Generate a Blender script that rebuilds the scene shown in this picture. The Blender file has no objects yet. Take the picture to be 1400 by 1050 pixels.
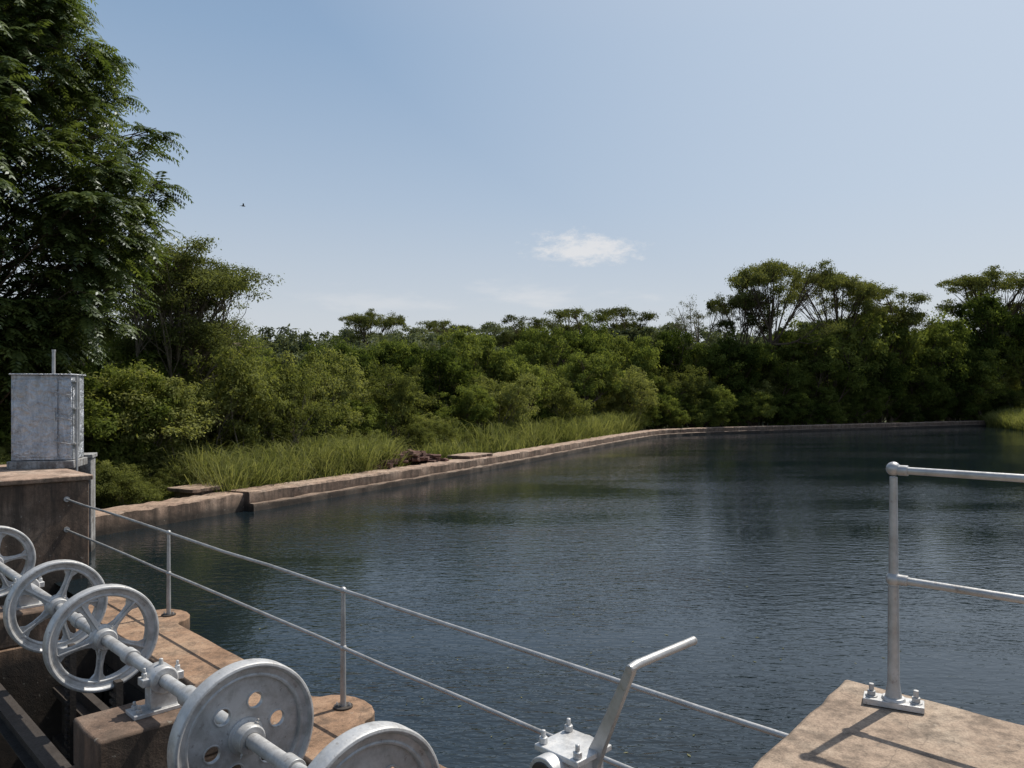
import bpy, math, numpy as np
from mathutils import Vector, Matrix
sc=bpy.context.scene
COL=sc.collection
S2=math.sqrt(.5)

# ------------------------------------------------------------------ materials
def new_mat(name):
    m=bpy.data.materials.new(name); m.use_nodes=True
    nt=m.node_tree
    for n in list(nt.nodes): nt.nodes.remove(n)
    out=nt.nodes.new('ShaderNodeOutputMaterial')
    return m,nt,out
def N(nt,t,**kw):
    n=nt.nodes.new(t)
    for k,v in kw.items(): setattr(n,k,v)
    return n
def ramp(nt,fac,stops):
    r=nt.nodes.new('ShaderNodeValToRGB'); e=r.color_ramp.elements
    while len(e)<len(stops): e.new(.5)
    for i,(p,c) in enumerate(stops):
        e[i].position=p; e[i].color=(c[0],c[1],c[2],1) if hasattr(c,'__len__') else (c,c,c,1)
    nt.links.new(fac,r.inputs[0]); return r.outputs[0]
def noise(nt,co,scale,detail=6,rough=.6,dist=0):
    n=N(nt,'ShaderNodeTexNoise'); n.inputs['Scale'].default_value=scale
    n.inputs['Detail'].default_value=detail; n.inputs['Roughness'].default_value=rough
    n.inputs['Distortion'].default_value=dist
    nt.links.new(co,n.inputs['Vector']); return n.outputs['Fac']
def mapping(nt,co,scale,rot=(0,0,0)):
    m=N(nt,'ShaderNodeMapping'); m.inputs['Scale'].default_value=scale; m.inputs['Rotation'].default_value=rot
    nt.links.new(co,m.inputs['Vector']); return m.outputs[0]
def mixc(nt,fac,a,b,mode='MIX'):
    m=N(nt,'ShaderNodeMix',data_type='RGBA',blend_type=mode)
    for s,v in ((m.inputs[0],fac),(m.inputs[6],a),(m.inputs[7],b)):
        if isinstance(v,(int,float)): s.default_value=v
        elif isinstance(v,tuple): s.default_value=(v[0],v[1],v[2],1)
        else: nt.links.new(v,s)
    return m.outputs[2]
def math_(nt,op,a,b=0.,c=None,clamp=False):
    m=N(nt,'ShaderNodeMath',operation=op); m.use_clamp=clamp
    for i,v in enumerate((a,b,c)):
        if v is None: continue
        if isinstance(v,(int,float)): m.inputs[i].default_value=v
        else: nt.links.new(v,m.inputs[i])
    return m.outputs[0]

def concrete(name,c1,c2,c3,stain=0.,scale=1.,bump=.35,sidedark=.25):
    m,nt,out=new_mat(name)
    tc=N(nt,'ShaderNodeTexCoord').outputs['Object']
    a=noise(nt,tc,1.3*scale,6,.65,.4); b=noise(nt,tc,9*scale,6,.7); g=noise(nt,tc,70*scale,3,.7)
    col=ramp(nt,a,[(.3,c1),(.5,c2),(.72,c3)])
    col=mixc(nt,.75,col,ramp(nt,b,[(.3,.3),(.52,1.),(.75,1.3)]),'MULTIPLY')
    col=mixc(nt,.6,col,ramp(nt,g,[(.3,.45),(.6,1.15)]),'MULTIPLY')
    vs=noise(nt,mapping(nt,tc,(3.,3.,.35)),2.2,5,.7)   # vertical run-off streaks
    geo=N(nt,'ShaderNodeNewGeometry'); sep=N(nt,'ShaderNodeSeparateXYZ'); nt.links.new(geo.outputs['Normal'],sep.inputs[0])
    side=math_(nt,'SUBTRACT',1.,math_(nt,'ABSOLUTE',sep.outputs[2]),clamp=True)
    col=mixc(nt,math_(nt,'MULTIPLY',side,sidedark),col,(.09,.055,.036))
    st=math_(nt,'MULTIPLY',side,ramp(nt,vs,[(.42,0.),(.6,1.)]))
    col=mixc(nt,math_(nt,'MULTIPLY',st,.35+stain*.5),col,(.045,.033,.025))
    sp=N(nt,'ShaderNodeSeparateXYZ'); nt.links.new(geo.outputs['Position'],sp.inputs[0])
    zz=math_(nt,'ADD',sp.outputs[2],math_(nt,'MULTIPLY',b,-.2))
    wl=ramp(nt,zz,[(0.0,1.),(.18,0.)])
    col=mixc(nt,math_(nt,'MULTIPLY',wl,.9),col,(.022,.018,.014))
    sp2=ramp(nt,noise(nt,tc,3.2*scale,7,.7),[(.50,0.),(.62,1.)])
    col=mixc(nt,math_(nt,'MULTIPLY',sp2,.55),col,(.07,.05,.036))
    sp3=ramp(nt,noise(nt,tc,14*scale,4,.6),[(.66,0.),(.70,1.)])
    col=mixc(nt,math_(nt,'MULTIPLY',sp3,.4),col,(.38,.35,.29))
    v=N(nt,'ShaderNodeTexVoronoi',feature='DISTANCE_TO_EDGE'); v.inputs['Scale'].default_value=.6*scale
    nt.links.new(noise_vec(nt,tc),v.inputs['Vector'])
    ck=ramp(nt,v.outputs['Distance'],[(0.,1.),(.005,0.)])
    col=mixc(nt,math_(nt,'MULTIPLY',ck,.4),col,(.03,.025,.02))
    p=N(nt,'ShaderNodeBsdfPrincipled'); p.inputs['Roughness'].default_value=.9
    nt.links.new(col,p.inputs['Base Color'])
    bp=N(nt,'ShaderNodeBump'); bp.inputs['Strength'].default_value=bump; bp.inputs['Distance'].default_value=.03
    nt.links.new(math_(nt,'ADD',b,math_(nt,'MULTIPLY',g,.35)),bp.inputs['Height'])
    nt.links.new(bp.outputs[0],p.inputs['Normal']); nt.links.new(p.outputs[0],out.inputs[0]); return m
def metal(name,col,met=.5,rough=.42,grime=.5,bump=.1,scale=1.,crinkle=0):
    m,nt,out=new_mat(name)
    tc=N(nt,'ShaderNodeTexCoord').outputs['Object']
    a=noise(nt,tc,6*scale,7,.7); b=noise(nt,tc,45*scale,5,.6)
    c=mixc(nt,grime,col,ramp(nt,a,[(.3,(.36,.33,.29)),(.58,(1,1,1))]),'MULTIPLY')
    sp=ramp(nt,noise(nt,tc,22*scale,5,.7),[(.6,0.),(.68,1.)])
    c=mixc(nt,math_(nt,'MULTIPLY',sp,.7*grime),c,(.12,.08,.055))
    p=N(nt,'ShaderNodeBsdfPrincipled'); p.inputs['Metallic'].default_value=met
    nt.links.new(ramp(nt,b,[(.3,rough-.1),(.7,rough+.18)]),p.inputs['Roughness'])
    bp=N(nt,'ShaderNodeBump'); bp.inputs['Strength'].default_value=bump; bp.inputs['Distance'].default_value=.01
    h=b
    if crinkle:
        v=N(nt,'ShaderNodeTexVoronoi'); v.inputs['Scale'].default_value=3.5
        nt.links.new(noise_vec(nt,tc),v.inputs['Vector'])
        h=math_(nt,'ADD',v.outputs['Distance'],math_(nt,'MULTIPLY',noise(nt,tc,5,6,.6,1.5),1.5))
        bp.inputs['Distance'].default_value=crinkle; bp.inputs['Strength'].default_value=.85
        c=mixc(nt,.5,c,ramp(nt,noise(nt,mapping(nt,tc,(3,3,.8)),3,7,.7,1.),[(.35,.45),(.6,1.25)]),'MULTIPLY')
    nt.links.new(c,p.inputs['Base Color'])
    nt.links.new(h,bp.inputs['Height']); nt.links.new(bp.outputs[0],p.inputs['Normal'])
    nt.links.new(p.outputs[0],out.inputs[0]); return m
def noise_vec(nt,co):
    n=N(nt,'ShaderNodeTexNoise'); n.inputs['Scale'].default_value=4
    nt.links.new(co,n.inputs['Vector'])
    v=N(nt,'ShaderNodeVectorMath',operation='MULTIPLY_ADD'); v.inputs[1].default_value=(.5,.5,.5)
    nt.links.new(n.outputs['Color'],v.inputs[0]); nt.links.new(co,v.inputs[2]); return v.outputs[0]
def leafm(name,dark,mid,light,trans=.42,objvar=.7,gloss=0):
    m,nt,out=new_mat(name)
    at=N(nt,'ShaderNodeAttribute',attribute_name='lv')
    oi=N(nt,'ShaderNodeObjectInfo')
    f=math_(nt,'ADD',at.outputs['Fac'],math_(nt,'MULTIPLY',math_(nt,'SUBTRACT',oi.outputs['Random'],.5),objvar))
    c=ramp(nt,f,[(.1,dark),(.5,mid),(.95,light)])
    p=N(nt,'ShaderNodeBsdfDiffuse')
    nt.links.new(c,p.inputs[0])
    t=N(nt,'ShaderNodeBsdfTranslucent'); nt.links.new(mixc(nt,1.,c,(1.5,1.48,.8),'MULTIPLY'),t.inputs[0])
    mx=N(nt,'ShaderNodeMixShader'); mx.inputs[0].default_value=trans
    nt.links.new(p.outputs[0],mx.inputs[1]); nt.links.new(t.outputs[0],mx.inputs[2]); o=mx.outputs[0]
    if gloss:
        g=N(nt,'ShaderNodeBsdfGlossy'); g.inputs['Roughness'].default_value=.42; g.inputs[0].default_value=(.9,.95,1,1)
        m2=N(nt,'ShaderNodeMixShader'); m2.inputs[0].default_value=gloss
        nt.links.new(o,m2.inputs[1]); nt.links.new(g.outputs[0],m2.inputs[2]); o=m2.outputs[0]
    nt.links.new(o,out.inputs[0]); return m
def barkm(name,c):
    m,nt,out=new_mat(name); tc=N(nt,'ShaderNodeTexCoord').outputs['Object']
    a=noise(nt,mapping(nt,tc,(6,6,1.5)),3,3,.7)
    p=N(nt,'ShaderNodeBsdfDiffuse')
    nt.links.new(ramp(nt,a,[(.3,tuple(x*.5 for x in c)),(.7,c)]),p.inputs[0])
    nt.links.new(p.outputs[0],out.inputs[0]); return m

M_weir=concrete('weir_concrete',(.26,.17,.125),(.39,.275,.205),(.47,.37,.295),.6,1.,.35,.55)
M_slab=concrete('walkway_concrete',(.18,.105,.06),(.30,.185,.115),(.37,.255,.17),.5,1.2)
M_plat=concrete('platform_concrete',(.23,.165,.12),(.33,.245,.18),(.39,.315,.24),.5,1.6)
M_block=concrete('block_concrete',(.10,.062,.042),(.165,.11,.078),(.26,.195,.15),1.,1.)
M_grey=concrete('pale_concrete',(.26,.26,.26),(.34,.34,.34),(.42,.42,.42),.3,2.,.35,0.)
M_dark=concrete('dark_concrete',(.02,.015,.011),(.035,.025,.019),(.055,.04,.03),1.,1.)  # near-black brown for the chamber floor and inner wall
M_silver=metal('silver_paint',(.56,.56,.56),.4,.45,.7,.15)
M_rail=metal('rail_paint',(.44,.44,.44),.5,.42,.6,.12)
M_foil=metal('crinkled_metal',(.48,.50,.54),.5,.38,.3,.5,.6,crinkle=.06)
M_iron=metal('dark_iron',(.07,.058,.05),.4,.6,.6,.4)
M_bark=barkm('bark',(.13,.10,.075)); M_barkl=barkm('pale_bark',(.22,.185,.14))
M_lf1=leafm('leaf_green',(.034,.050,.013),(.092,.120,.030),(.19,.215,.06))
M_lf2=leafm('leaf_light',(.078,.09,.028),(.155,.172,.055),(.245,.255,.10))
M_lf3=leafm('leaf_acacia',(.052,.060,.020),(.105,.118,.040),(.18,.188,.07),.36)
M_lf3b=leafm('leaf_acacia_light',(.085,.098,.036),(.155,.175,.065),(.235,.25,.105),.42)
M_lf4=leafm('leaf_pinnate',(.022,.038,.010),(.062,.088,.024),(.14,.175,.052),.38,.5,.03)
M_lf5=leafm('leaf_far_hazed',(.06,.073,.043),(.10,.117,.064),(.155,.172,.10),.3)  # distance haze mixed into the leaf colours: paler and bluer
M_dry=leafm('leaf_dry',(.09,.095,.05),(.15,.155,.09),(.2,.2,.12),.2)
M_grass=leafm('grass_blade',(.09,.10,.036),(.15,.17,.058),(.25,.255,.11),.40)

# ------------------------------------------------------------------ mesh builder
class MB:
    def __init__(s): s.v=[];s.f=[];s.m=[];s.mats=[]
    def mi(s,mat):
        if mat not in s.mats: s.mats.append(mat)
        return s.mats.index(mat)
    def add(s,vs,fs,mat,M=None):
        o=len(s.v); k=s.mi(mat)
        for p in vs:
            p=Vector(p); s.v.append(tuple(M@p if M else p))
        for f in fs: s.f.append([i+o for i in f]); s.m.append(k)
    def box(s,c,size,mat,M=None):
        x,y,z=[a/2 for a in size]; c=Vector(c)
        vs=[c+Vector((i*x,j*y,k*z)) for k in(-1,1) for j in(-1,1) for i in(-1,1)]
        s.add(vs,[(0,2,3,1),(4,5,7,6),(0,1,5,4),(2,6,7,3),(0,4,6,2),(1,3,7,5)],mat,M)
    def prism(s,poly,z0,z1,mat,M=None):
        n=len(poly)
        a=sum(poly[i][0]*poly[(i+1)%n][1]-poly[(i+1)%n][0]*poly[i][1] for i in range(n))
        if a<0: poly=poly[::-1]
        vs=[(p[0],p[1],z0) for p in poly]+[(p[0],p[1],z1) for p in poly]
        s.add(vs,[tuple(range(n))[::-1],tuple(range(n,2*n))]+[(i,(i+1)%n,n+(i+1)%n,n+i) for i in range(n)],mat,M)
    def tube(s,pts,rad,mat,n=12,M=None,cap=True):
        pts=[Vector(p) for p in pts]; vs=[];fs=[]
        if not hasattr(rad,'__len__'): rad=[rad]*len(pts)
        prev=None
        for i,p in enumerate(pts):
            t=(pts[min(i+1,len(pts)-1)]-pts[max(i-1,0)]).normalized()
            if prev is None:
                a=Vector((0,0,1)) if abs(t.z)<.9 else Vector((1,0,0)); u=t.cross(a).normalized()
            else: u=(prev-t*prev.dot(t)).normalized()
            prev=u; w=t.cross(u)
            for k in range(n):
                th=2*math.pi*k/n; vs.append(p+(u*math.cos(th)+w*math.sin(th))*rad[i])
        for i in range(len(pts)-1):
            for k in range(n): fs.append((i*n+k,i*n+(k+1)%n,(i+1)*n+(k+1)%n,(i+1)*n+k))
        if cap: fs.append(tuple(range(n))[::-1]); fs.append(tuple(range((len(pts)-1)*n,len(pts)*n)))
        s.add(vs,fs,mat,M)
    def lathe(s,prof,mat,n=48,M=None,closed=True):
        vs=[];fs=[];m=len(prof)
        for k in range(n):
            th=2*math.pi*k/n
            for r,a in prof: vs.append((r*math.cos(th),r*math.sin(th),a))
        for k in range(n):
            for i in range(m if closed else m-1):
                j=(i+1)%m; k2=(k+1)%n
                fs.append((k*m+i,k2*m+i,k2*m+j,k*m+j))
        s.add(vs,fs,mat,M)
    def ball(s,c,r,mat,n=16,sz=1.,M=None):
        prof=[(max(1e-4,r*math.sin(math.pi*i/10)),-r*sz*math.cos(math.pi*i/10)) for i in range(11)]
        T=Matrix.Translation(Vector(c)); s.lathe(prof,mat,n,(M@T) if M else T,closed=False)
    def bolt(s,c,r,h,mat,M=None,axis=(0,0,1)):
        c=Vector(c);ax=Vector(axis)
        s.tube([c,c+ax*h*.5],[r,r],mat,6,M); s.tube([c+ax*h*.5,c+ax*h],[r*.55,r*.5],mat,8,M)
    def make(s,name,smooth=35,bevel=0,parent=None,M=None):
        me=bpy.data.meshes.new(name); me.from_pydata(s.v,[],s.f)
        me.polygons.foreach_set('material_index',s.m)
        for m in s.mats: me.materials.append(m)
        import bmesh
        bm=bmesh.new(); bm.from_mesh(me); bmesh.ops.recalc_face_normals(bm,faces=bm.faces); bm.to_mesh(me); bm.free()
        if smooth:
            me.shade_smooth(); me.set_sharp_from_angle(angle=math.radians(smooth))
        ob=bpy.data.objects.new(name,me); COL.objects.link(ob)
        if parent: ob.parent=parent
        if M: ob.matrix_world=M
        if bevel:
            b=ob.modifiers.new('bevel','BEVEL'); b.width=bevel; b.segments=2; b.limit_method='ANGLE'; b.angle_limit=math.radians(40)
        return ob
def empty(name,loc=(0,0,0)):
    e=bpy.data.objects.new(name,None); COL.objects.link(e); e.location=loc; return e
def TS(t,s): return ((t+s)*S2,(s-t)*S2)     # structure axes: t along the gate row, s toward the pond

# ------------------------------------------------------------------ camera
CAMZ=3.1
cam=bpy.data.cameras.new('camera'); co=bpy.data.objects.new('camera',cam); COL.objects.link(co)
co.location=(0,0,CAMZ); co.rotation_euler=(math.radians(90),0,0)
cam.sensor_width=36; cam.lens=36*1040/1400; cam.shift_y=15/1400; cam.clip_end=5000; cam.clip_start=.05
sc.camera=co

# ------------------------------------------------------------------ light + sky
el=math.radians(55); az=math.radians(50)
sd=Vector((math.sin(az)*math.cos(el),math.cos(az)*math.cos(el),math.sin(el)))
sun=bpy.data.lights.new('sun','SUN'); so=bpy.data.objects.new('sun',sun); COL.objects.link(so)
sun.energy=5.; sun.angle=math.radians(.53); sun.color=(1,.94,.84)
so.rotation_euler=sd.to_track_quat('Z','Y').to_euler()
w=bpy.data.worlds.new('World'); sc.world=w; w.use_nodes=True; nt=w.node_tree
for n in list(nt.nodes): nt.nodes.remove(n)
wo=N(nt,'ShaderNodeOutputWorld'); bg=N(nt,'ShaderNodeBackground'); bg.inputs[1].default_value=.09
sky=N(nt,'ShaderNodeTexSky',sky_type='NISHITA'); sky.sun_disc=False; sky.sun_elevation=el; sky.sun_rotation=az
sky.air_density=1.; sky.dust_density=2.2; sky.ozone_density=1.; sky.altitude=600
tc=N(nt,'ShaderNodeTexCoord'); sep=N(nt,'ShaderNodeSeparateXYZ'); nt.links.new(tc.outputs['Generated'],sep.inputs[0])
yy=math_(nt,'MAXIMUM',sep.outputs[1],.05)
ca=math_(nt,'DIVIDE',sep.outputs[0],yy); cb=math_(nt,'DIVIDE',sep.outputs[2],yy)
cx=N(nt,'ShaderNodeCombineXYZ'); nt.links.new(ca,cx.inputs[0]); nt.links.new(cb,cx.inputs[1])
cn=noise(nt,mapping(nt,cx.outputs[0],(1,1.8,1)),30,8,.68)
cn2=noise(nt,mapping(nt,cx.outputs[0],(1,3.5,1)),7,6,.6)
def cloud(x,y,rx,ry,n,amp,gain,soft):
    dx=math_(nt,'DIVIDE',math_(nt,'SUBTRACT',ca,x),rx)
    dy0=math_(nt,'DIVIDE',math_(nt,'SUBTRACT',cb,y),ry)
    dy=math_(nt,'MAXIMUM',dy0,math_(nt,'MULTIPLY',dy0,-1.6))
    r=math_(nt,'SQRT',math_(nt,'ADD',math_(nt,'MULTIPLY',dx,dx),math_(nt,'MULTIPLY',dy,dy)))
    v=math_(nt,'SUBTRACT',math_(nt,'ADD',1.,math_(nt,'MULTIPLY',math_(nt,'SUBTRACT',n,.5),amp)),r)
    v=math_(nt,'MULTIPLY',v,soft,clamp=True)
    v=math_(nt,'MULTIPLY',math_(nt,'MULTIPLY',v,v),math_(nt,'SUBTRACT',3.,math_(nt,'MULTIPLY',v,2.)))
    return math_(nt,'MULTIPLY',v,gain)
cl=math_(nt,'ADD',cloud(.095,.188,.086,.032,cn,2.6,.7,1.2),cloud(.03,.128,.13,.024,cn2,4.5,.35,.8))
cl=math_(nt,'ADD',cl,cloud(-.16,.12,.16,.018,cn2,4.5,.25,.8))
hz=ramp(nt,sep.outputs[2],[(0.,.95),(.2,.8),(.5,.6),(.9,.2)])
hc=ramp(nt,sep.outputs[2],[(0.,(.75,.775,.81)),(.10,(.69,.74,.80)),(.24,(.53,.65,.80)),(.42,(.37,.54,.76)),(.8,(.25,.42,.7))])
hcs=N(nt,'ShaderNodeVectorMath',operation='SCALE'); nt.links.new(hc,hcs.inputs[0]); hcs.inputs['Scale'].default_value=9.9
dt=N(nt,'ShaderNodeVectorMath',operation='DOT_PRODUCT'); nt.links.new(tc.outputs['Generated'],dt.inputs[0]); dt.inputs[1].default_value=tuple(sd)
base=mixc(nt,hz,sky.outputs[0],hcs.outputs[0])
base=mixc(nt,ramp(nt,dt.outputs['Value'],[(.58,0.),(.98,.6)]),base,(9.2,9.7,10.2))
fin=mixc(nt,math_(nt,'MINIMUM',cl,.85),base,(9.3,9.1,9.0))
nt.links.new(fin,bg.inputs[0]); nt.links.new(bg.outputs[0],wo.inputs[0])
sc.view_settings.view_transform='Standard'; sc.view_settings.look='None'; sc.view_settings.exposure=0

# ------------------------------------------------------------------ ground
def sst(a,b,x): t=np.clip((x-a)/(b-a),0,1); return t*t*(3-2*t)
ax=np.concatenate([[-2500,-1200,-600,-300,-200,-140,-100],np.arange(-80,90,1.25),[100,140,200,300,600,1200,2500]])
ay=np.concatenate([[-300,-100,-40],np.arange(-20,100,1.25),[110,140,200,300,600,1200,3000]])
X,Y=np.meshgrid(ax,ay)
def gh(x,y):
    h=-.35+.12*np.sin(x*.7)*np.sin(y*.53)
    left=sst(-10.6,-13.,x)*sst(8,11,y)*(1-sst(17,22,y))
    h=h+left*1.7
    bx=np.where(y>62,42+(y-62)*.33,42+(62-y)*.5)
    h=h+1.0*sst(-.5,4,x-bx)
    s=(x+y)*S2; t=(x-y)*S2
    h=h-2.4*sst(5.5,4.5,s)*sst(-14,-11.5,t)
    return h
def ground():
    Z=gh(X,Y); n,m=X.shape
    v=np.stack([X.ravel(),Y.ravel(),Z.ravel()],1).tolist()
    f=[(i*m+j,i*m+j+1,(i+1)*m+j+1,(i+1)*m+j) for i in range(n-1) for j in range(m-1)]
    m_,nt,out=new_mat('ground_soil'); tc=N(nt,'ShaderNodeTexCoord').outputs['Object']
    a=noise(nt,tc,.4,8,.7); b=noise(nt,tc,6,6,.7)
    c=ramp(nt,a,[(.35,(.06,.05,.028)),(.5,(.05,.07,.02)),(.65,(.12,.10,.055))])
    c=mixc(nt,.6,c,ramp(nt,b,[(.3,.4),(.7,1.2)]),'MULTIPLY')
    p=N(nt,'ShaderNodeBsdfPrincipled'); p.inputs['Roughness'].default_value=1; nt.links.new(c,p.inputs['Base Color'])
    nt.links.new(p.outputs[0],out.inputs[0])
    me=bpy.data.meshes.new('ground'); me.from_pydata(v,[],f); me.materials.append(m_); me.shade_smooth()
    COL.objects.link(bpy.data.objects.new('ground',me))
ground()

# ------------------------------------------------------------------ weir
W0=[(-9.07,16.4),(-7.0,20.3),(-2.95,27.9),(0,33.8),(4.3,43),(8.3,51.5),(11.6,57),(17.7,61.5),(25,65),(33,69),(46.5,76),(58,81)]
def catmull(P,k=10):
    P=[np.array(p,float) for p in P]; P=[2*P[0]-P[1]]+P+[2*P[-1]-P[-2]]; o=[]
    for i in range(1,len(P)-2):
        p0,p1,p2,p3=P[i-1:i+3]
        for j in range(k):
            t=j/k; o.append(.5*((2*p1)+(-p0+p2)*t+(2*p0-5*p1+4*p2-p3)*t*t+(-p0+3*p1-3*p2+p3)*t**3))
    o.append(P[-2]); return np.array(o)
WL=catmull(W0)
WT=np.gradient(WL,axis=0); WT/=np.linalg.norm(WT,axis=1)[:,None]
WN=np.stack([WT[:,1],-WT[:,0]],1)     # toward the water
def weir():
    b=MB(); rng=np.random.default_rng(3)
    def sweep(P,Nn,prof):
        m=len(prof);vs=[];fs=[]
        for p,n in zip(P,Nn):
            j=rng.normal(0,.010,(m,2))
            for q,(o,z) in enumerate(prof):
                vs.append((p[0]+n[0]*(o+j[q,0]),p[1]+n[1]*(o+j[q,0]),z+j[q,1]))
        for i in range(len(P)-1):
            for q in range(m): fs.append((i*m+q,i*m+(q+1)%m,(i+1)*m+(q+1)%m,(i+1)*m+q))
        fs.append(tuple(range(m))); fs.append(tuple(range((len(P)-1)*m,len(P)*m))[::-1])
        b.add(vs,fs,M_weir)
    def dens(P,Nn,k):
        t=np.linspace(0,len(P)-1,(len(P)-1)*k+1); i=np.arange(len(P))
        return (np.stack([np.interp(t,i,P[:,0]),np.interp(t,i,P[:,1])],1),np.stack([np.interp(t,i,Nn[:,0]),np.interp(t,i,Nn[:,1])],1))
    i0=11
    A=np.vstack([[[-10.3,14.1],[-9.7,15.2]],WL[:i0]]); An=np.vstack([[WN[0],WN[0]],WN[:i0]])
    A,An=dens(A,An,3)
    sweep(A,An,[(-1.0,-1.2),(-1.0,.42),(-.96,.46),(-.22,.46),(-.18,.42),(-.18,-1.2)])
    Bp,Bn=dens(WL[i0-1:],WN[i0-1:],3)
    sweep(Bp,Bn,[(-.85,-1.2),(-.85,.46),(-.81,.5),(-.04,.5),(0,.46),(0,.20),(.13,.185),(.15,.16),(.15,-1.2)])
    b.make('weir_wall',30)
weir()

# ------------------------------------------------------------------ water
def water():
    m,nt,out=new_mat('pond_water')
    tc=N(nt,'ShaderNodeTexCoord').outputs['Object']
    r1=noise(nt,mapping(nt,tc,(1.1,2.8,1),(0,0,math.radians(-12))),1.9,3,.5,.3)
    r2=noise(nt,mapping(nt,tc,(1.4,3.0,1),(0,0,math.radians(22))),4.6,2,.5,.4)
    patch=ramp(nt,noise(nt,mapping(nt,tc,(.6,1.6,1)),.14,3,.5),[(.40,.3),(.60,1.)])
    sp=N(nt,'ShaderNodeSeparateXYZ'); nt.links.new(tc,sp.inputs[0])
    h=math_(nt,'ADD',r1,math_(nt,'MULTIPLY',r2,.62))
    sh=ramp(nt,math_(nt,'MULTIPLY',sp.outputs[1],.0125),[(.12,1.),(.32,.65),(.75,.28)])
    bp=N(nt,'ShaderNodeBump'); bp.inputs['Distance'].default_value=.026
    nt.links.new(math_(nt,'MULTIPLY',patch,sh),bp.inputs['Strength'])
    nt.links.new(h,bp.inputs['Height'])
    p=N(nt,'ShaderNodeBsdfPrincipled'); p.inputs['Base Color'].default_value=(.008,.014,.018,1)
    p.inputs['Roughness'].default_value=.03; p.inputs['IOR'].default_value=1.47
    nt.links.new(bp.outputs[0],p.inputs['Normal']); nt.links.new(p.outputs[0],out.inputs[0])
    P=[tuple(p-n*.3) for p,n in zip(WL,WN)]
    P=[(-9.9,15.4)]+P+[(75,81),(75,-60),(60,-55)]+[(-7.6,12.6)]
    me=bpy.data.meshes.new('water'); me.from_pydata([(x,y,0) for x,y in P],[],[tuple(range(len(P)))])
    import bmesh
    bm=bmesh.new(); bm.from_mesh(me); bmesh.ops.triangulate(bm,faces=bm.faces,ngon_method='EAR_CLIP')
    bmesh.ops.recalc_face_normals(bm,faces=bm.faces)
    if sum(f.normal.z for f in bm.faces)<0: bmesh.ops.reverse_faces(bm,faces=bm.faces)
    bm.to_mesh(me); bm.free()
    me.materials.append(m); COL.objects.link(bpy.data.objects.new('water',me))
water()

# ------------------------------------------------------------------ concrete structures
def irregular(poly,step=.25,amp=.012,seed=0):
    rng=np.random.default_rng(seed); o=[]
    for i in range(len(poly)):
        a=np.array(poly[i]);c=np.array(poly[(i+1)%len(poly)]);L=np.linalg.norm(c-a);k=max(1,int(L/step))
        for j in range(k):
            p=a+(c-a)*j/k
            o.append(tuple(p+(rng.normal(0,amp,2) if j else 0)))
    return o
out=[(-11.35,2.97)]
out.append((-11.35,3.656))
for pt in (-9.82,-5.83):
    out.append((pt-.42,3.656))
    for k in range(0,9):
        th=math.pi*(1-k/8); out.append((pt+.36*math.cos(th),3.70+.24*math.sin(th)))
    out.append((pt+.42,3.656))
out+= [(-1.3,3.656),(-1.3,2.97)]
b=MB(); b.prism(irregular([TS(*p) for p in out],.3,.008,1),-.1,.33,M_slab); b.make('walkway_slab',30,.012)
# piers
for k,tt in enumerate((-6.12,-10.15,-2.2)):
    b=MB()
    b.prism(irregular([TS(tt-.3,-1.2),TS(tt+.3,-1.2),TS(tt+.3,2.96),TS(tt-.3,2.96)],.4,.006,k),-2.9,.30,M_slab)
    b.prism(irregular([TS(tt-.3,1.72),TS(tt+.3,1.72),TS(tt+.3,2.68),TS(tt-.3,2.68)],.25,.008,k+5),.303,.66,M_block)
    b.prism([TS(tt-.3,2.98),TS(tt+.3,2.98),TS(tt+.3,3.6),TS(tt-.3,3.6)],-2.9,-.11,M_slab)
    b.make('concrete_pier',30,.02)
b=MB()
b.prism([TS(-11.3,2.99),TS(-1.3,2.99),TS(-1.3,3.3),TS(-11.3,3.3)],-2.9,-.12,M_dark)
b.prism([TS(-11.3,-1.3),TS(-1.3,-1.3),TS(-1.3,2.98),TS(-11.3,2.98)],-2.9,-2.3,M_dark)
b.make('sluice_chamber_wall',30)
for a_,c_ in ((-9.84,-6.43),(-5.81,-2.51)):
    b=MB()
    b.box(((a_+c_)/2,0,0),(c_-a_,.16,.012),M_iron); b.box(((a_+c_)/2,0,-.2),(c_-a_,.16,.012),M_iron); b.box(((a_+c_)/2,0,-.1),(c_-a_,.012,.186),M_iron)
    R=Matrix(((S2,S2,0,1.75*S2),(-S2,S2,0,1.75*S2),(0,0,1,.1),(0,0,0,1)))
    b.make('steel_beam',30,0,None,R)
    b=MB()
    b.box(((a_+c_)/2,2.55,-1.1),(c_-a_-.1,.08,2.0),M_iron)
    for q in range(4): b.box(((a_+c_)/2,2.46,-1.9+q*.55),(c_-a_-.12,.09,.07),M_iron)
    for q in (a_+1.0,c_-1.0):
        b.box((q,2.36,-.35),(.09,.06,1.7),M_iron)
        for z in np.arange(-1.15,.45,.07): b.box((q,2.315,z),(.085,.03,.032),M_iron)
    b.make('sluice_gate',30,0,None,Matrix(((S2,S2,0,0),(-S2,S2,0,0),(0,0,1,0),(0,0,0,1))))
# platform on the right
b=MB()
pl=[(1.613,3.687),(6.6,-1.3),(4.2,-3.6),(-1.6,-.2),(.87,2.79)]
b.prism(irregular(pl,.12,.007,9),-2.9,1.73,M_plat); b.make('concrete_platform',30,.018)
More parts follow.
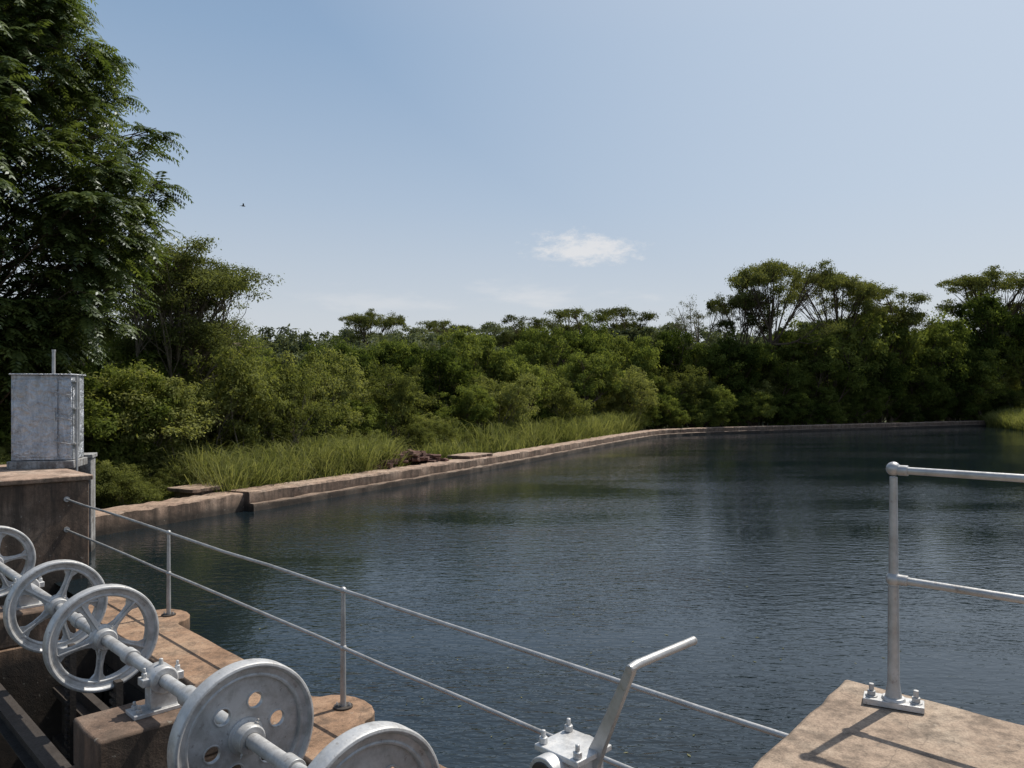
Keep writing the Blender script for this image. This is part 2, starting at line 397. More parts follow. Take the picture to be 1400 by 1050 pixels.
# left block
C=np.array((-7.18,12.92)); e1=np.array((S2,S2)); e2=np.array((-S2,S2))
b=MB()
b.prism(irregular([tuple(C),tuple(C-3.4*e1),tuple(C-3.4*e1+3.2*e2),tuple(C+3.2*e2)],.3,.012,4),-2.9,1.66,M_block)
b.prism(irregular([tuple(C+.05*e1-.05*e2),tuple(C-3.45*e1-.05*e2),tuple(C-3.45*e1+3.2*e2),tuple(C+.05*e1+3.2*e2)],.3,.01,5),1.662,1.75,M_weir)
b.make('concrete_block',30,.02)
b=MB(); c=np.array((-8.62,15.15)); 
b.box((0,0,0),(.5,.5,2.6),M_grey); b.box((0,0,1.34),(.56,.56,.08),M_grey)
b.make('concrete_pillar',30,.01,None,Matrix.Translation((c[0],c[1],.55))@Matrix.Rotation(math.radians(20),4,'Z'))

# control cabinet
def cabinet():
    root=empty('control_cabinet',(-8.62,13.95,1.752)); root.rotation_euler=(0,0,math.radians(14))
    b=MB(); b.box((0,.35,.07),(1.1,.85,.14),M_grey); b.make('plinth',30,.01,root)
    b=MB(); b.box((0,.35,.93),(1.0,.72,1.56),M_foil)
    b.box((0,.35,1.725),(1.06,.80,.03),M_foil)
    b.make('body',30,.012,root)
    b=MB()
    b.box((-.1,-.02,.92),(.72,.02,1.42),M_foil); b.box((.39,-.018,.92),(.2,.016,1.42),M_foil)
    for z in (.4,1.4): b.tube([(-.47,-.03,z-.06),(-.47,-.03,z+.06)],.012,M_rail,8)
    b.box((.225,-.05,.95),(.02,.03,.16),M_rail)
    for x in (-.44,.27,.31,.47):
        for z in (.25,.6,.95,1.3,1.58): b.bolt((x,-.03,z),.011,.016,M_rail,None,(0,-1,0))
    b.make('door',30,.004,root)
    b=MB()
    b.tube([(.56,.05,-.3),(.56,.05,1.7)],.025,M_rail,8); b.tube([(.56,.18,.4),(.56,.18,1.66)],.018,M_rail,8)
    for z in (.45,1.1,1.6): b.box((.53,.1,z),(.06,.26,.03),M_rail)
    for z in (.5,.95,1.4): b.tube([(.2,-.04,z),(.34,-.09,z-.02),(.5,-.05,z-.06)],.01,M_rail,6)
    b.make('conduit',30,0,root)
    b=MB(); b.tube([(.1,.3,1.7),(.1,.3,2.16)],.03,M_rail,10); b.tube([(.1,.3,2.16),(.1,.3,2.2)],.036,M_rail,10)
    b.make('mast',30,0,root)
cabinet()

# ------------------------------------------------------------------ railings
b=MB()
def rl(t,z): x,y=TS(t,3.712); return (x,y,z)
for z in (1.365,.86):
    ts=np.linspace(-14.23,-1.2,14); rg=np.random.default_rng(int(z*100))
    b.tube([rl(t,z+rg.normal(0,.005)) for t in ts],.0165,M_rail,10)
    b.tube([rl(-14.24,z),rl(-14.18,z)],.045,M_rail,12)
for t in (-9.82,-5.83):
    b.tube([rl(t,.33),rl(t,.345)],.085,M_iron,16); b.tube([rl(t,.345),rl(t,.86),rl(t,1.365)],[.027,.023,.019],M_rail,12)
    b.ball(rl(t,.86),.032,M_rail); b.ball(rl(t,1.37),.03,M_rail)
    for dx,dy in ((.055,0),(-.055,0)): b.bolt((rl(t,0)[0]+dx,rl(t,0)[1]+dy,.345),.012,.03,M_rail)
b.make('pipe_railing',50)
b=MB()
px,py=1.68,3.35
def rr(a,z): return (px+a*S2,py-a*S2,z)
b.tube([rr(0,1.765),rr(0,1.80),rr(0,1.84),rr(0,2.26)],[.036,.030,.025,.022],M_rail,16)
b.tube([rr(0,2.26),rr(0,2.3),rr(0,2.74)],[.022,.020,.016],M_rail,16)
b.ball(rr(0,2.29),.032,M_rail,20); b.ball(rr(0,2.775),.031,M_rail,20)
for z in (2.29,2.77):
    b.tube([rr(.02,z),rr(.06,z)],.023,M_rail,14); b.tube([rr(.05,z),rr(4.5,z)],.0165,M_rail,14)
for a in (1.9,3.8):
    b.tube([rr(a,1.73),rr(a,2.26),rr(a,2.77)],[.026,.022,.016],M_rail,16); b.ball(rr(a,2.29),.032,M_rail); b.ball(rr(a,2.775),.031,M_rail)
Rz=Matrix.Translation((px,py,1.733))@Matrix.Rotation(math.radians(-28),4,'Z')
b.box((0,0,.014),(.24,.095,.026),M_silver,Rz); b.tube([(0,0,.027),(0,0,.04)],[.05,.045],M_silver,20,Rz)
for x in (-.088,.088):
    b.tube([(x,0,.027),(x,0,.032)],.026,M_silver,16,Rz); b.tube([(x,0,.032),(x,0,.052)],.019,M_silver,6,Rz); b.tube([(x,0,.052),(x,0,.082)],.011,M_silver,10,Rz)
b.make('stanchion_railing',40,.002)

# ------------------------------------------------------------------ gate wheels
AX=Matrix(((0,S2,S2,0),(0,S2,-S2,0),(1,0,0,0),(0,0,0,1)))   # local z -> shaft direction
def shaftM(t):
    x,y=TS(t,2.256); return Matrix.Translation((x,y,.9))@AX
RIM=[(.375,-.05),(.455,-.062),(.47,-.055),(.474,-.04),(.474,.045),(.468,.058),(.452,.062),(.440,.055),(.434,.036),(.398,.030),(.390,.036),(.378,.034),(.372,.02)]
def wheel(t,kind,rot):
    b=MB()
    b.lathe(RIM,M_silver,72)
    b.lathe([(.051,-.10),(.085,-.10),(.092,-.09),(.092,-.03),(.118,-.022),(.118,.022),(.095,.03),(.092,.10),(.085,.112),(.051,.112)],M_silver,32)
    for k in range(2):
        a=k*math.pi+.5; b.bolt((.09*math.cos(a),.09*math.sin(a),.07),.016,.035,M_silver,None,(math.cos(a),math.sin(a),0))
    if kind=='spoke':
        for k in range(5):
            R=Matrix.Rotation(rot+k*2*math.pi/5,4,'Z')
            outl=[(.10,.052),(.16,.032),(.25,.026),(.32,.034),(.365,.07),(.382,.10)]
            vs=[];fs=[]
            for (x,h) in outl: vs+=[(x,-h,-.016),(x,h,-.016),(x,h,.016),(x,-h,.016)]
            for i in range(len(outl)-1):
                for q in range(4): fs.append((i*4+q,i*4+(q+1)%4,i*4+4+(q+1)%4,i*4+4+q))
            fs+=[(0,1,2,3),(23,22,21,20)]
            b.add(vs,fs,M_silver,R)
            b.box((.235,0,.026),(.29,.016,.024),M_silver,R); b.box((.235,0,-.026),(.29,.016,.024),M_silver,R)
    else:
        cu=bpy.data.curves.new('web','CURVE'); cu.dimensions='2D'; cu.fill_mode='BOTH'; cu.extrude=.012
        def circ(cx,cy,r,n):
            sp=cu.splines.new('POLY'); sp.points.add(n-1); sp.use_cyclic_u=True
            for i in range(n):
                a=2*math.pi*i/n; sp.points[i].co=(cx+r*math.cos(a),cy+r*math.sin(a),0,1)
        circ(0,0,.385,64); circ(0,0,.08,24)
        for k in range(6):
            a=rot+k*math.pi/3; circ(.225*math.cos(a),.225*math.sin(a),.052,24)
        o=bpy.data.objects.new('web',cu); COL.objects.link(o); bpy.context.view_layer.update()
        me=bpy.data.meshes.new_from_object(o.evaluated_get(bpy.context.evaluated_depsgraph_get()))
        b.add([tuple(v.co) for v in me.vertices],[tuple(p.vertices) for p in me.polygons],M_silver)
        for k in range(6):
            a=rot+k*math.pi/3
            b.lathe([(.050,-.014),(.060,-.014),(.060,.019),(.050,.019)],M_silver,24,Matrix.Translation((.225*math.cos(a),.225*math.sin(a),0)))
        bpy.data.objects.remove(o); bpy.data.curves.remove(cu)
    b.make('gate_wheel',32,.0025,None,shaftM(t))
for t,k,r in ((-11.9,'spoke',.2),(-8.96,'spoke',.35),(-7.5,'spoke',.75),(-4.70,'disc',.3),(-3.33,'disc',.7)): wheel(t,k,r)
b=MB()
def sp_(t): x,y=TS(t,2.256); return (x,y,.9)
b.tube([sp_(-14.0),sp_(-1.6)],.049,M_silver,24)
for t in (-8.2,-6.8,-5.4,-4.1): 
    b.tube([sp_(t-.06),sp_(t+.06)],.066,M_silver,24)
b.tube([sp_(-5.62),sp_(-5.36)],.075,M_silver,24)
b.make('drive_shaft',40,.003)
for t in (-6.12,-10.15,-2.2):
    b=MB()  # local: z=shaft dir, x=up, y=across
    b.box((-.225,0,0),(.03,.46,.20),M_silver); b.box((-.13,0,0),(.18,.2,.12),M_silver)
    b.lathe([(.051,-.09),(.095,-.09),(.105,-.075),(.105,.075),(.095,.09),(.051,.09)],M_silver,28)
    b.box((.0,0,0),(.06,.31,.11),M_silver)
    for y in (-.125,.125):
        b.bolt((.03,y,0),.022,.075,M_silver,None,(1,0,0))
    b.tube([(.10,0,0),(.15,0,0)],[.02,.014],M_silver,10)
    for y in (-.18,.18):
        for z in (-.05,.05): b.bolt((-.21,y,z),.024,.06,M_silver,None,(1,0,0))
    b.make('shaft_bearing',35,.006,None,shaftM(t))

# ------------------------------------------------------------------ crank
b=MB()
G=Matrix(((S2,S2,0,.205),(-S2,S2,0,2.56),(0,0,1,1.86),(0,0,0,1)))   # local x along t, y along s
b.box((0,0,-.02),(.15,.14,.16),M_silver,G)
b.box((0,0,.055),(.19,.18,.02),M_silver,G)
for x in (-.075,.075):
    for y in (-.065,.065): b.bolt((x,y,.065),.016,.045,M_silver,G)
b.tube([(-.01,-.14,0),(-.01,.1,0)],.062,M_silver,28,G); b.tube([(-.01,-.145,0),(-.01,-.138,0)],.048,M_iron,24,G)
b.tube([(-.01,-.155,0),(-.01,.16,0)],.024,M_iron,20,G)
b.box((0,0,-.9),(.22,.2,1.6),M_silver,G)
b.make('crank_gearbox',35,.008)
b=MB()
p0=Vector((.258,2.545,1.845)); p1=Vector((.378,2.405,2.235))
d=(p1-p0).normalized(); ay_=Vector((S2,S2,0)); sx=d.cross(ay_).normalized()
vs=[];fs=[]
for p,h,th in ((p0-d*.05,.024,.012),(p0+d*.0,.032,.014),(p0+d*.12,.024,.011),(p1-d*.06,.017,.010),(p1-d*.01,.016,.012),(p1+d*.012,.011,.011)):
    vs+=[p-sx*h-ay_*th,p+sx*h-ay_*th,p+sx*h+ay_*th,p-sx*h+ay_*th]
for i in range(5):
    for q in range(4): fs.append((i*4+q,i*4+(q+1)%4,i*4+4+(q+1)%4,i*4+4+q))
fs+=[(0,1,2,3),(23,22,21,20)]
b.add(vs,fs,M_rail)
h1=Vector((.632,2.655,2.242))
b.tube([p1-ay_*.015,p1+Vector((.02,.02,.006)),h1],[.014,.0145,.0145],M_rail,16); b.ball(h1,.0155,M_rail)
b.make('crank_handle',40,.003)

# ------------------------------------------------------------------ vegetation
def qmesh(name,V,lv,nb,mats,bark=None):
    V=V.reshape(-1,3); F=len(V)//4; idx=np.arange(F*4).reshape(-1,4); mi=np.zeros(F,int); L=np.repeat(lv,4)
    if bark is not None and len(bark[1]):
        bv,bf=bark; idx=np.vstack([idx,bf+len(V)]); V=np.vstack([V,bv]); mi=np.concatenate([mi,np.ones(len(bf),int)]); L=np.concatenate([L,np.zeros(len(bv))])
    me=bpy.data.meshes.new(name); me.vertices.add(len(V)); me.vertices.foreach_set('co',V.astype(np.float32).ravel())
    me.loops.add(idx.size); me.loops.foreach_set('vertex_index',idx.astype(np.int32).ravel())
    me.polygons.add(len(idx)); me.polygons.foreach_set('loop_start',np.arange(0,idx.size,4,dtype=np.int32))
    for m in mats: me.materials.append(m)
    me.polygons.foreach_set('material_index',mi.astype(np.int32))
    me.update(calc_edges=True)
    a=me.attributes.new('lv','FLOAT','POINT'); a.data.foreach_set('value',L.astype(np.float32))
    return me
def unit(a): return a/np.maximum(np.linalg.norm(a,axis=-1,keepdims=True),1e-9)
def leaves(rng,C,R,n,size,clv,asp=.42,fill=.45,shell=.75):
    """C (k,3) centres, R (k,3) radii, n per clump; leaf blades face outward/up from their clump"""
    k=len(C); d=unit(rng.normal(size=(k,n,3))); u=rng.random((k,n,1))**fill
    P=(C[:,None]+d*u*R[:,None]*(1+.22*rng.normal(size=(k,n,1)))).reshape(-1,3)
    nrm=unit(d.reshape(-1,3)*shell+np.array([0,0,.45])+rng.normal(size=P.shape)*.42)
    a=unit(np.cross(nrm,unit(rng.normal(size=P.shape)))+np.array([0,0,-.15])); q=unit(np.cross(a,nrm))
    L=size*(.6+.8*rng.random((len(P),1)))
    V=np.stack([P,P+a*L*.5+q*L*asp*.5,P+a*L,P+a*L*.5-q*L*asp*.5],1)
    lv=np.repeat(clv,n)*.62+rng.random(len(P))*.38
    return V,lv
class Bark:
    def __init__(s): s.v=[];s.f=[];s.n=0
    def tube(s,P,r,n=6):
        P=np.array(P,float); T=unit(np.gradient(P,axis=0)); ref=np.array([.3,.9,.1]); U=unit(np.cross(T,ref)); Wv=np.cross(T,U)
        th=np.arange(n)*2*np.pi/n; r=np.array(r)[:,None,None]
        ring=P[:,None]+(U[:,None]*np.cos(th)[None,:,None]+Wv[:,None]*np.sin(th)[None,:,None])*r
        s.v.append(ring.reshape(-1,3)); m=len(P)
        for i in range(m-1):
            for k in range(n): s.f.append((s.n+i*n+k,s.n+i*n+(k+1)%n,s.n+(i+1)*n+(k+1)%n,s.n+(i+1)*n+k))
        s.n+=m*n
    def get(s): return (np.vstack(s.v),np.array(s.f)) 
def limb(bk,rng,a,c,r0,r1,k=6,wob=.06,sag=.1,n=6):
    a=np.array(a,float);c=np.array(c,float);L=np.linalg.norm(c-a); t=np.linspace(0,1,k)[:,None]
    P=a+(c-a)*t+np.sin(np.pi*t)*np.array([0,0,sag*L])+np.sin(np.pi*t)*rng.normal(0,wob*L,(1,3))
    bk.tube(P,np.linspace(r0,r1,k),n); return P
def tree_mesh(name,seed,H,R,z0,kind,nc,nl,ls,mats,tr=.16,nb=None):
    rng=np.random.default_rng(seed); bk=Bark()
    if kind in('round','tier'):
        nb=nb or 9; bd=unit(rng.normal(size=(nb,3))+np.array([0,0,.35])); bR=rng.uniform(.5 if kind=='round' else .35,1.,nb)[:,None]
        BC=bd*bR*np.array([R*.72,R*.72,(H-z0)*.38])+np.array([0,0,(H+z0)/2])
        w=rng.integers(0,nb,nc); d=unit(rng.normal(size=(nc,3))); u=rng.random((nc,1))**.4
        br=rng.uniform(.28,.5,nb)[w][:,None]*R
        fl=np.array([1.1,1.1,.85]) if kind=='round' else np.array([1.,1.,.28])
        C=BC[w]+d*u*br*fl; C[:,2]=np.clip(C[:,2],.25,H)
        CR=R*(.075+.10*rng.random((nc,1)))*(np.array([1.2,1.2,.75]) if kind=='round' else np.array([1.1,1.1,.5]))
        clv=np.clip(rng.random(nc)*.5+rng.random(nb)[w]*.5,0,1)
    elif kind=='umbrella':
        nb=nb or 12; th=rng.random(nb)*2*np.pi; rd=R*np.sqrt(rng.random(nb))*.76; lay=rng.choice([0,0,0,1,1,2],nb)
        BC=np.stack([rd*np.cos(th),rd*np.sin(th),H*.965-.15*H*(rd/R)**2-lay*(H-z0)*.27+rng.normal(0,.015*H,nb)],1)
        w=rng.integers(0,nb,nc); bR=R*rng.uniform(.22,.42,nb)[w]
        r=bR*np.sqrt(rng.random(nc)); t2=rng.random(nc)*2*np.pi
        C=BC[w]+np.stack([r*np.cos(t2),r*np.sin(t2),-.22*r*r/bR+rng.normal(0,.018*H,nc)],1)
        CR=R*(.05+.08*rng.random((nc,1)))*np.array([1.5,1.5,.6])
        clv=np.clip(rng.random(nc)*.6+rng.random(nb)[w]*.4,0,1)
    V,lv=leaves(rng,C,CR,nl,ls,clv)
    ns=1 if z0>1.2 else 4
    tops=[]
    for k in range(ns):
        a=np.array([rng.normal(0,.12*ns*.3),rng.normal(0,.12*ns*.3),-.5]); tz=z0+(H-z0)*.2
        e=np.array([rng.normal(0,R*.16),rng.normal(0,R*.16),tz])
        P=limb(bk,rng,a,e,tr,tr*.6,7,.03,0,8); tops.append(P)
    bo=[]
    for j in range(nb):
        P=tops[j%ns]; s=P[rng.integers(4,7)] if P[5][2]<BC[j,2] else P[3]
        bo.append(limb(bk,rng,s,BC[j],tr*.42,tr*.16,7,.08,-.06 if kind!='umbrella' else -.12))
    for i in range(0,nc,2 if kind=='round' else 1):
        P=bo[w[i]]; limb(bk,rng,P[rng.integers(3,7)],C[i],tr*.13,tr*.04,4,.08,-.04,4)
    return qmesh(name,V,lv,0,mats,bk.get())
def place(me,name,x,y,sxy,sz,rot,parent=None,z=None):
    o=bpy.data.objects.new(name,me); COL.objects.link(o)
    zz=float(gh(np.array(x),np.array(y))) if z is None else z
    o.location=(x,y,zz); o.scale=(sxy,sxy,sz); o.rotation_euler=(0,0,rot)
    if parent: o.parent=parent
    return o
RB=[]
for s in range(4):
    RB.append(tree_mesh('leafy_tree_mesh',20+s,7,3.1,.9+.3*(s%2)+.4,'round',150,125,.175,[M_lf1,M_bark]))
RL=[tree_mesh('light_bush_mesh',40+s,5,2.4,.4,'round',140,130,.115,[M_lf2,M_barkl],.07) for s in range(3)]
UM=[tree_mesh('acacia_mesh',60+s,12,5.2,6.,'umbrella',190,120,.18,[M_lf3,M_bark],.24,15) for s in range(3)]
FAR=[tree_mesh('far_tree_mesh',80+s,10,4.5,2.,'round',110,50,.40,[M_lf5,M_bark],.2) for s in range(3)]+[tree_mesh('far_acacia_mesh',90,12,5.5,8,'umbrella',80,80,.34,[M_lf5,M_bark],.2)]
DRY=tree_mesh('dry_acacia_mesh',71,11,4.2,6.5,'umbrella',90,40,.14,[M_dry,M_barkl],.2)
rng=np.random.default_rng(11)
def T(kind,x,y,top,r,name):
    me,H,R={'r':(RB,7,3.1),'l':(RL,5,2.4),'u':(UM,12,5.2)}[kind]
    me=me[rng.integers(len(me))]; g=float(gh(np.array(x),np.array(y)))
    place(me,name,x,y,r/R,(top-g)/H,rng.random()*6.28)
for a in [('r',-13.2,23.5,4.9,2.6),('r',-15.5,22,5.6,2.8),('r',-12,26.5,5.6,2.6),('l',-10.6,27,6.0,2.5),('l',-9.2,25,5.0,2.1),('l',-9.3,28.5,5.3,2.3),
          ('l',-7.3,29.5,5.3,2.1),('l',-7.9,25.9,4.1,1.8),('l',-10.8,22.6,3.9,1.9),('l',-12.6,20.6,3.6,1.8),('r',-8.6,36,5.9,2.5),('l',-5.4,34,4.9,1.9),('r',-11.5,31,5.9,2.6)]:
    T(*a,'leafy_bush')
for a in [('r',-8.7,44,6.7,2.8),('r',-6.6,46,7.7,2.7),('r',-4.0,42,6.9,2.8),('r',-2.2,45,7.4,2.6),('r',.4,45.5,6.0,2.4),('l',2.6,49,5.3,2.5),('l',-.4,41,4.6,2.1),
          ('r',2.4,60,9.2,3.2),('r',6.2,62,9.8,3.0),('r',9.9,63,8.8,3.2),('r',14,67,9.6,3.4),('l',13.5,63,6.0,2.9),('r',17.6,66,7.8,3.2),('r',5.6,55.5,6.8,2.9),('l',9.0,58.5,6.4,2.8),
          ('r',20.5,68,8.9,3.4)]:
    T(*a,'leafy_tree')
for a in [('u',24.4,70,15.6,4.9),('u',30.0,72,14.8,5.),('u',36.5,76,13.9,5.),('u',21.,71,12.8,3.4),('u',53.8,84,17.,6.4),('u',6.0,76,11.9,4.2),('u',12.4,88,13.4,5.0),('u',-19.6,108,15.0,5.2),
          ('u',1.2,90,12.6,4.2),('u',-9.,95,12.6,4.6)]:
    T(*a,'acacia_tree')
place(DRY,'dry_acacia_tree',16.6,70,.75,12.4/11,1.)
for a in [('r',27.5,70.5,10.5,4.2),('r',32,73,12.4,4.6),('r',37,74.5,12.4,4.2),('r',41.5,77,11.6,4.4),('r',46,79.5,13.2,4.6),('r',51,82,14.6,5.0),('r',57,84,15.5,5.2),('r',23.5,68.5,8.0,3.6),
          ('r',62,82,16,5),('r',49,78.8,8,3.8),('r',40,75.5,8,3.8),('r',34.5,72.8,7.5,3.6),('r',29.5,70,7.5,3.6),('r',44.5,78,8,3.8)]:
    T(*a,'leafy_tree')
# thicket along the back of the weir
th=empty('shrub_thicket')
for i in range(0,len(WL),1):
    for k in range(2):
        off=rng.uniform(4.2,10); j=min(i,len(WL)-1)
        if WL[j,1]<30: off=rng.uniform(4.4,9)
        p=WL[j]-WN[j]*off+WT[j]*rng.uniform(-1.2,1.2); d=p[1]
        h=min(rng.uniform(1.6,5.0)+ (1.5 if d>55 else 0),3.1+60*d/1040); r=h*rng.uniform(.42,.6)
        me=(RL if rng.random()<.5 else RB)[rng.integers(3)]; H,R=(5,2.4) if me in RL else (7,3.1)
        place(me,'shrub',p[0],p[1],r/R,h/H,rng.random()*6.28,th)
for i in range(60,len(WL)):
    if i<66 and i%2: continue
    p=WL[i]-WN[i]*rng.uniform(1.9,3.4)+WT[i]*rng.uniform(-.6,.6); h=rng.uniform(2.2,4.6); r=h*rng.uniform(.5,.7)
    place(RB[i%4],'shrub',p[0],p[1],r/3.1,(h+.6)/7,rng.random()*6.28,th,-.8)
for i in range(34):
    t=rng.random(); p=np.array([-10.6,17.0])*(1-t)+np.array([-8.7,21.2])*t+rng.normal(0,.45,2)+np.array([-.9,.5])
    h=rng.uniform(.9,1.9); place(RL[i%3],'herb',p[0],p[1],h*.55/2.4,h/5,rng.random()*6.28,th)
for i in range(20):
    j=rng.integers(12,56); p=WL[j]-WN[j]*rng.uniform(2.4,4.4); h=rng.uniform(1.4,2.7); place(RL[i%3],'herb',p[0],p[1],h*.55/2.4,h/5,rng.random()*6.28,th)
for i in range(18):
    y=rng.uniform(56,80); x=46+abs(rng.normal(0,3))+ (y-62)*.33*(y>62)+(62-y)*.5*(y<62); h=rng.uniform(1.6,3.4)+max(0,x-50)*.4
    place(RL[i%3],'shrub',x,y,h*.55/2.4,h/5,rng.random()*6.28,th)
# distant woodland
fr=empty('distant_trees')
for i in range(230):
    y=rng.uniform(72,115) if i<140 else rng.uniform(115,220); x=rng.uniform(-.78,.75)*y+rng.normal(0,3)
    if x>14 and y<84: continue
    h=min(rng.uniform(.74,1.13)*(3.1+84*y/1040), 22)
    if rng.random()<.18: me=FAR[3];H=12;h*=1.06
    else: me=FAR[rng.integers(3)];H=10
    r=h*rng.uniform(.36,.54)
    place(me,'tree',x,y,r/4.5,h/H,rng.random()*6.28,fr)
for i in range(18):
    x=rng.uniform(-30,-14); y=rng.uniform(20,34); h=rng.uniform(4,6.4)
    place(RB[i%4],'shrub',x,y,h*.45/3.1,h/7,rng.random()*6.28,th)

# feathery acacia at left: full crown built of flat sprays
me=tree_mesh('acacia_near_mesh',139,10.1,3.2,3.0,'tier',600,130,.095,[M_lf3b,M_barkl],.13,40)
place(me,'acacia_tree',-11.5,26,1.,1.,.6)

# big pinnate-leaved tree
def pinnate(x0,y0,seed=5,H=14.6):
    rng=np.random.default_rng(seed); bk=Bark()
    trunk=limb(bk,rng,(0,0,-.5),(.3,.2,H*.85),.24,.05,12,.02,0)
    def rad(z): return np.interp(z,[2.6,3.8,4.7,6.4,8.1,9.4,10.8,12.4,14.,14.8],[1.6,2.9,3.7,4.2,4.4,3.95,3.1,1.9,.8,.2])
    sh=[];sd_=[]
    for i in range(300):
        z=2.9+(H-3.2)*rng.random()**1.15; th=rng.uniform(-2.4,1.2) if i%5 else rng.random()*6.28; R=rad(z)*rng.uniform(.72,1.06)
        k=int(np.clip((z-1.0)/(H*.85)*11,1,10)); e=np.array([R*np.cos(th),R*np.sin(th),z])
        P=limb(bk,rng,trunk[max(1,k-1)],e,.035,.010,7,.05,.04,5)
        for q in range(9):
            f=rng.uniform(.35,1.)**.6; p=np.array([np.interp(f,np.linspace(0,1,7),P[:,j]) for j in range(3)])
            o=unit(np.array([np.cos(th),np.sin(th),.25])+rng.normal(0,.7,3)); o[2]*=.7
            tip=p+o*rng.uniform(.2,.55); limb(bk,rng,p,tip,.010,.005,3,.02,.02,4); sh.append(tip); sd_.append(unit(o))
    sh=np.array(sh); sd_=np.array(sd_); n=6
    B=np.repeat(sh,n,0); D=unit(np.repeat(sd_,n,0)*.7+rng.normal(0,.75,(len(B),3))*np.array([1,1,.45])); D[:,2]=np.clip(D[:,2],-.3,.45); D=unit(D)
    L=rng.uniform(.36,.62,(len(B),1)); side=unit(np.cross(D,np.array([0,0,1.]))); 
    Vs=[];lvs=[]; clv=np.repeat(rng.random(len(sh)),n)*.5+rng.random(len(B))*.3
    ts=np.linspace(.14,1,8)
    def pos(t): return B+D*L*t+np.array([0,0,-1.])*L*.42*t*t
    for t in ts:
        p=pos(t); dt=unit(D+np.array([0,0,-1.])*.84*t)
        for s in (-1,1):
            a=unit(side*s*.85+dt*(.35+.5*(t>.95))+np.array([0,0,-.32])+rng.normal(0,.08,p.shape)); l=L*(.29-.10*abs(t-.5)); q=unit(np.cross(a,np.cross(side*s,dt)+rng.normal(0,.15,p.shape)))
            wd=l*.2
            Vs.append(np.stack([p,p+a*l*.4+q*wd,p+a*l,p+a*l*.4-q*wd],1)); lvs.append(clv+rng.random(len(p))*.2)
    for t0,t1 in ((0,.5),(.5,1)):
        a=pos(t0);c=pos(t1); Vs.append(np.stack([a-side*.004,a+side*.004,c+side*.003,c-side*.003],1)); lvs.append(clv)
    m=240; zz=3.0+(H-4.)*rng.random(m)**1.1; th=rng.random(m)*2*np.pi; rr=rad(zz)*rng.uniform(.1,.85,m)
    Cc=np.stack([rr*np.cos(th),rr*np.sin(th),zz],1)
    v2,l2=leaves(rng,Cc,np.full((m,3),.7),140,.19,rng.random(m)*.5,.3,.5,.2)
    V=np.concatenate(Vs+[v2]); lv=np.concatenate(lvs+[l2])
    me=qmesh('pinnate_tree_mesh',V,lv,0,[M_lf4,M_bark],bk.get())
    place(me,'neem_tree',x0,y0,1,1,0)
pinnate(-13.1,18.0)

# grass
def grass():
    rng=np.random.default_rng(8); P=[];Hh=[]
    def band(i0,i1,n,o0,o1,h0,h1):
        t=rng.uniform(i0,i1,n); i=np.arange(len(WL))
        nt_=n//55; tc_=rng.uniform(i0,i1,nt_); oc=o0+(o1-o0)*rng.random(nt_); hc=rng.uniform(.4,1.2,nt_); k=rng.integers(0,nt_,n)
        t=tc_[k]+rng.normal(0,.11,n); o=np.maximum(oc[k]+rng.normal(0,.16,n),o0-.1)
        p=np.stack([np.interp(t,i,WL[:,0]),np.interp(t,i,WL[:,1])],1); nn=np.stack([np.interp(t,i,WN[:,0]),np.interp(t,i,WN[:,1])],1)
        P.append(p-nn*o[:,None]); Hh.append((h0+(h1-h0)*rng.random(n))*hc[k])
    band(10.0,19.2,34000,1.05,5.0,1.1,2.05)
    band(22.5,31,9000,1.6,4.6,.5,1.5)
    band(31,57,30000,1.1,5.5,1.0,2.3)
    band(0,10,4500,1.1,3.5,.3,.8)
    band(57,110,9000,1.2,3.2,.4,1.0)
    n=14000; y=rng.uniform(50,80,n); x=np.where(y>62,42+(y-62)*.33,42+(62-y)*.5)+.8+abs(rng.normal(0,2.6,n)); P.append(np.stack([x,y],1)); Hh.append(rng.uniform(.5,1.5,n))
    n=7000; x=rng.uniform(-22,-10.9,n); y=rng.uniform(15.5,22,n); P.append(np.stack([x,y],1)); Hh.append(rng.uniform(.3,.8,n))
    P=np.concatenate(P); h=np.concatenate(Hh)[:,None]; z=gh(P[:,0],P[:,1])
    B=np.column_stack([P,z]); n=len(B); lean=np.column_stack([rng.normal(0,.26,(n,2)),np.zeros(n)])
    a=rng.random(n)*np.pi; s=np.column_stack([np.cos(a),np.sin(a),np.zeros(n)])*np.clip(.006+B[:,1:2]*.0003,.009,.026)
    up=np.array([0,0,1.])
    q0=B;q1=B+up*h*.5+lean*h*.25;q2=B+up*h*.82+lean*h*.75;q3=B+up*h*(.95-.25*rng.random((n,1)))+lean*h*1.4
    V=np.concatenate([np.stack([q0-s,q0+s,q1+s*.9,q1-s*.9],1),np.stack([q1-s*.9,q1+s*.9,q2+s*.6,q2-s*.6],1),np.stack([q2-s*.6,q2+s*.6,q3+s*.1,q3-s*.1],1)])
    lv=rng.random(n)*.55+.22*(1+np.sin(P[:,0]*1.7)*np.cos(P[:,1]*1.3)); lv=np.concatenate([lv*.8,lv,lv])
    COL.objects.link(bpy.data.objects.new('tall_grass',qmesh('tall_grass',V,lv,0,[M_grass])))
grass()

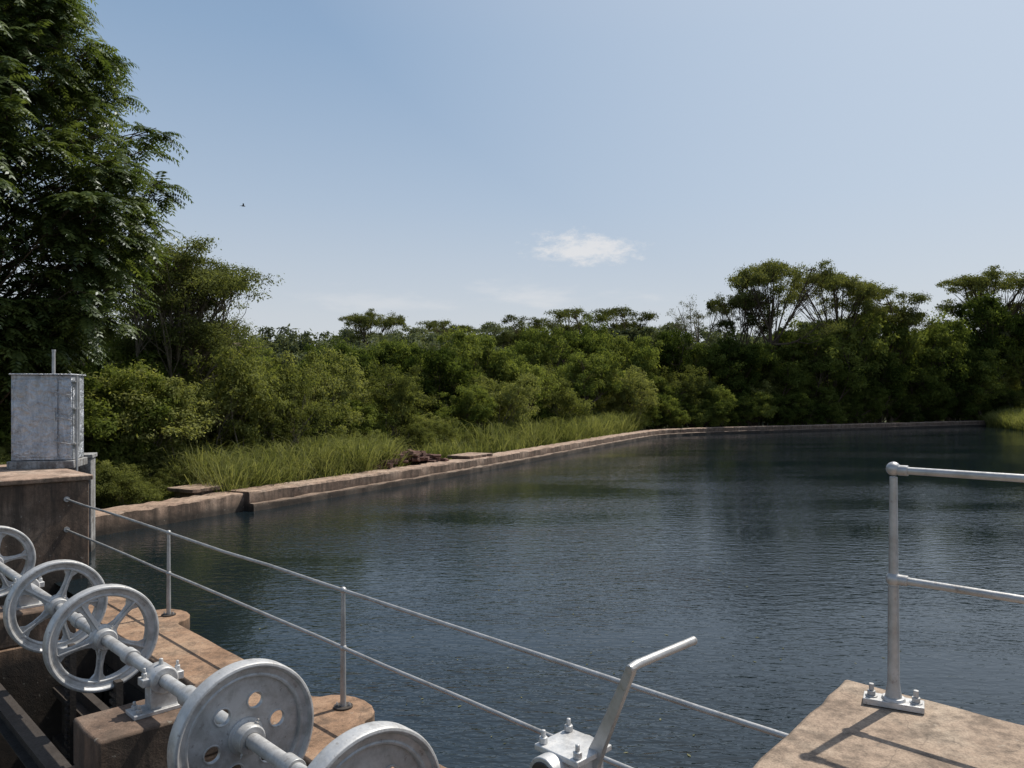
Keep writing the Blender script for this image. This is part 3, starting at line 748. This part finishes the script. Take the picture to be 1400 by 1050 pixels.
# rubble and slabs behind the weir
rng=np.random.default_rng(2)
M_rub=concrete('red_rubble',(.09,.04,.032),(.15,.07,.055),(.22,.13,.10),0,3)
b=MB()
for i in range(260):
    a_=rng.uniform(-2.1,2.1); o_=rng.uniform(.0,1.4)
    p=np.array([-3.6,28.3])+np.array([.47,.88])*a_-np.array([.88,-.47])*o_
    R=Matrix.Translation((p[0],p[1],rng.uniform(.25,.55)+.42*max(0,1-(a_/2.1)**2)))@Matrix.Rotation(rng.random()*6,4,'Z')@Matrix.Rotation(rng.normal(0,.35),4,'X')
    b.box((0,0,0),(rng.uniform(.15,.5),rng.uniform(.12,.3),rng.uniform(.05,.14)),M_rub,R)
b.make('rubble_pile',30,.01)
for p,s in (((-8.5,20.9,.56),(1.5,1.0,.1)),((-1.75,31.9,.56),(1.9,1.1,.12))):
    b=MB(); b.prism(irregular([(-s[0]/2,-s[1]/2),(s[0]/2,-s[1]/2),(s[0]/2-.1,s[1]/2),(-s[0]/2,s[1]/2)],.2,.03,5),-s[2]/2,s[2]/2,M_weir); b.box((0,0,-.45),(s[0]*.8,s[1]*.8,.78),M_weir)
    b.make('concrete_slab',30,.015,None,Matrix.Translation(p)@Matrix.Rotation(math.radians(62),4,'Z'))
# drifting leaf litter on the pond
n=150; rng=np.random.default_rng(21)
x=rng.uniform(-3,5,n)+rng.normal(0,1,n); y=rng.uniform(5.8,18,n)
a=rng.random(n)*6.28; u=np.column_stack([np.cos(a),np.sin(a),np.zeros(n)]); v=np.column_stack([-np.sin(a),np.cos(a),np.zeros(n)])
c0=np.column_stack([x,y,np.full(n,.005)]); L=rng.uniform(.012,.035,(n,1))
keep=(x+y)>6.2
V=np.stack([c0-u*L,c0-v*L*.4,c0+u*L,c0+v*L*.4],1)[keep]
COL.objects.link(bpy.data.objects.new('floating_leaves',qmesh('floating_leaves',V,rng.random(len(V)),0,[M_dry])))
# bird
b=MB(); b.tube([(-.16,0,0),(-.06,0,.01),(.08,0,.01),(.17,0,0)],[.01,.05,.045,.01],M_iron,8)
b.add([(0.06,0,.02),(-.06,0,.02),(-.1,.38,.12),(.0,.36,.13)],[(0,1,2,3)],M_iron); b.add([(0.06,0,.02),(-.06,0,.02),(-.1,-.38,.12),(.0,-.36,.13)],[(0,1,2,3)],M_iron)
b.add([(-.14,-.03,0),(-.14,.03,0),(-.26,.06,0),(-.26,-.06,0)],[(0,1,2,3)],M_iron)
b.make('bird',40,0,None,Matrix.Translation((-21.2,60,18.0))@Matrix.Rotation(.5,4,'Z'))
